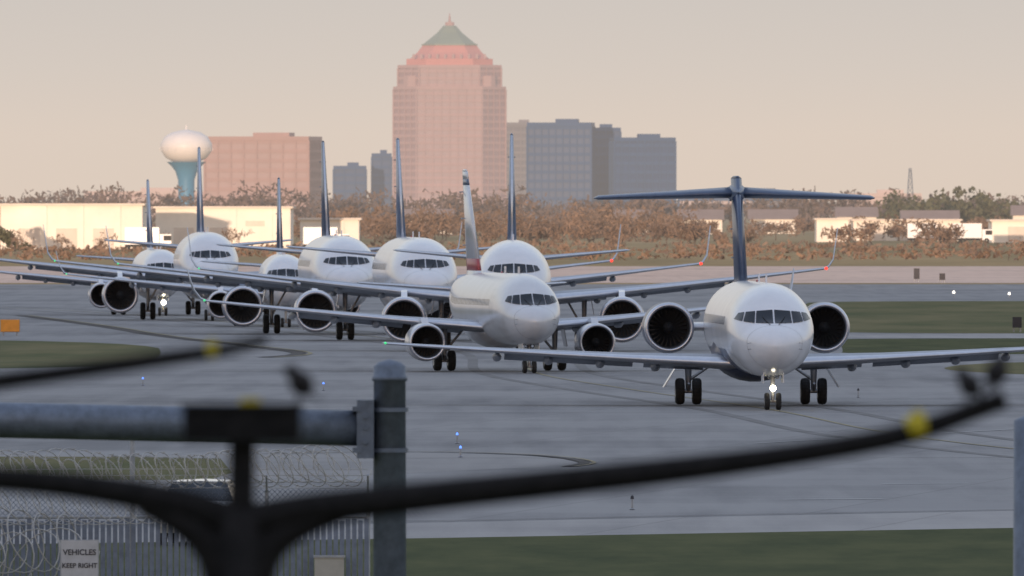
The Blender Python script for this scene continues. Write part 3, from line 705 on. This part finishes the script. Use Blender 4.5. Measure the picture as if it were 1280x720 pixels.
for i in range(300):
    x=rng.uniform(-330,330); y=rng.uniform(4300,5300); h=rng.uniform(7,10.4)*(1.12 if x<-20 else 1); trunk(mb,x,y,h,.2); foliage(mb,x,y,h*.05,h,h*.75,120,.55,'twig2',1.7)
mb.obj('distant_tree_line')
mb=MB()
for i in range(16):
    x=rng.uniform(92,122); y=rng.uniform(4100,4300); h=rng.uniform(7.5,10); trunk(mb,x,y,h,.25); foliage(mb,x,y,h*.15,h,h*.5,200,.5,'leafg',1.2)
mb.obj('distant_tree_line')
mb=MB(); trunk(mb,-80,2730,4,.2); foliage(mb,-80,2730,.4,4.4,2.9,700,.26,'leafg',1.2); mb.obj('round_tree')
mb=MB()
for i in range(700):
    x=rng.uniform(-90,140); y=rng.uniform(2250,3000); foliage(mb,x,y,0,rng.uniform(.4,1.1),rng.uniform(1,3),10,.3,'twig',1.6)
mb.obj('scrub')
# ------------------------------------------------------------------ unseen building, added behind the viewer to shade the apron
pg=empty('unseen_shade_building'); mb=MB(); x0,x1,y0,y1=-430,110,-160,-110; Hh=66
mb.box((x0,y0,0),(x1,y1,Hh),'faceglass'); mb.obj('block_core',pg)
mb=MB(); z=0
while z<Hh: mb.box((x0-.5,y0-.5,z+.01),(x1+.5,y1+.5,z+1.4),'facade'); z+=4.1
x=x0
while x<=x1: mb.box((x-.4,y1+.503,0),(x+.4,y1+1.1,Hh+.3),'facade'); x+=9
mb.obj('parapets_and_columns',pg)
# ------------------------------------------------------------------ air haze (absorbing and glowing air over the distance)
hm=bpy.data.materials.new('air_haze'); hm.use_nodes=True; nt=hm.node_tree; nt.nodes.clear()
o=nt.nodes.new('ShaderNodeOutputMaterial'); ab=nt.nodes.new('ShaderNodeVolumeAbsorption'); em=nt.nodes.new('ShaderNodeEmission'); ad=nt.nodes.new('ShaderNodeAddShader')
SG=6.4e-5
ab.inputs['Color'].default_value=(0,0,0,1); ab.inputs['Density'].default_value=SG
em.inputs['Color'].default_value=(.63,.56,.51,1); em.inputs['Strength'].default_value=SG
nt.links.new(ab.outputs[0],ad.inputs[0]); nt.links.new(em.outputs[0],ad.inputs[1]); nt.links.new(ad.outputs[0],o.inputs['Volume'])
M['haze']=hm
mb=MB(); mb.box((-4000,1700,-2),(4000,12000,400),'haze'); mb.obj('haze')
# ------------------------------------------------------------------ light
EL,AZ=2.2,9
v=Vector((-math.sin(rad(AZ))*math.cos(rad(EL)),-math.cos(rad(AZ))*math.cos(rad(EL)),math.sin(rad(EL))))
sl=bpy.data.lights.new('sun','SUN'); sl.energy=4.2; sl.angle=rad(.5); sl.color=(1,.74,.54)
so=link('sun',sl); so.rotation_euler=v.to_track_quat('Z','Y').to_euler()
w=bpy.data.worlds.new('World'); scene.world=w; w.use_nodes=True; nt=w.node_tree; N=nt.nodes.new; L=nt.links.new
bg=nt.nodes['Background']; out=nt.nodes['World Output']
sky=N('ShaderNodeTexSky'); sky.sky_type='NISHITA'; sky.sun_disc=False; sky.sun_elevation=rad(EL); sky.sun_rotation=rad(180+AZ); sky.dust_density=2; sky.air_density=1
L(sky.outputs[0],bg.inputs[0]); bg.inputs[1].default_value=.12
tc=N('ShaderNodeTexCoord'); sp=N('ShaderNodeSeparateXYZ'); L(tc.outputs['Generated'],sp.inputs[0])
cr=N('ShaderNodeValToRGB'); L(sp.outputs['Z'],cr.inputs[0])
E=cr.color_ramp.elements; E[0].position=0; E[0].color=(.79,.63,.50,1); E[1].position=1; E[1].color=(.40,.48,.66,1)
for pos,c in ((.004,(.77,.64,.53)),(.008,(.66,.60,.54)),(.013,(.55,.545,.53)),(.12,(.57,.56,.59)),(.4,(.49,.54,.66))):
    e=E.new(pos); e.color=(*c,1)
bg2=N('ShaderNodeBackground'); L(cr.outputs[0],bg2.inputs[0]); bg2.inputs[1].default_value=1.0
ad=N('ShaderNodeAddShader'); L(bg.outputs[0],ad.inputs[0]); L(bg2.outputs[0],ad.inputs[1]); L(ad.outputs[0],out.inputs[0])
# ------------------------------------------------------------------ camera
cam=bpy.data.cameras.new('camera'); co=link('camera',cam); scene.camera=co
cam.lens=600; cam.sensor_width=36; co.location=(0,0,8); co.rotation_euler=(rad(90)-110/21333.0,0,0)
cam.clip_start=1; cam.clip_end=80000; cam.dof.use_dof=True; cam.dof.focus_distance=500; cam.dof.aperture_fstop=9.5
scene.view_settings.view_transform='Standard'; scene.view_settings.look='None'; scene.view_settings.exposure=0
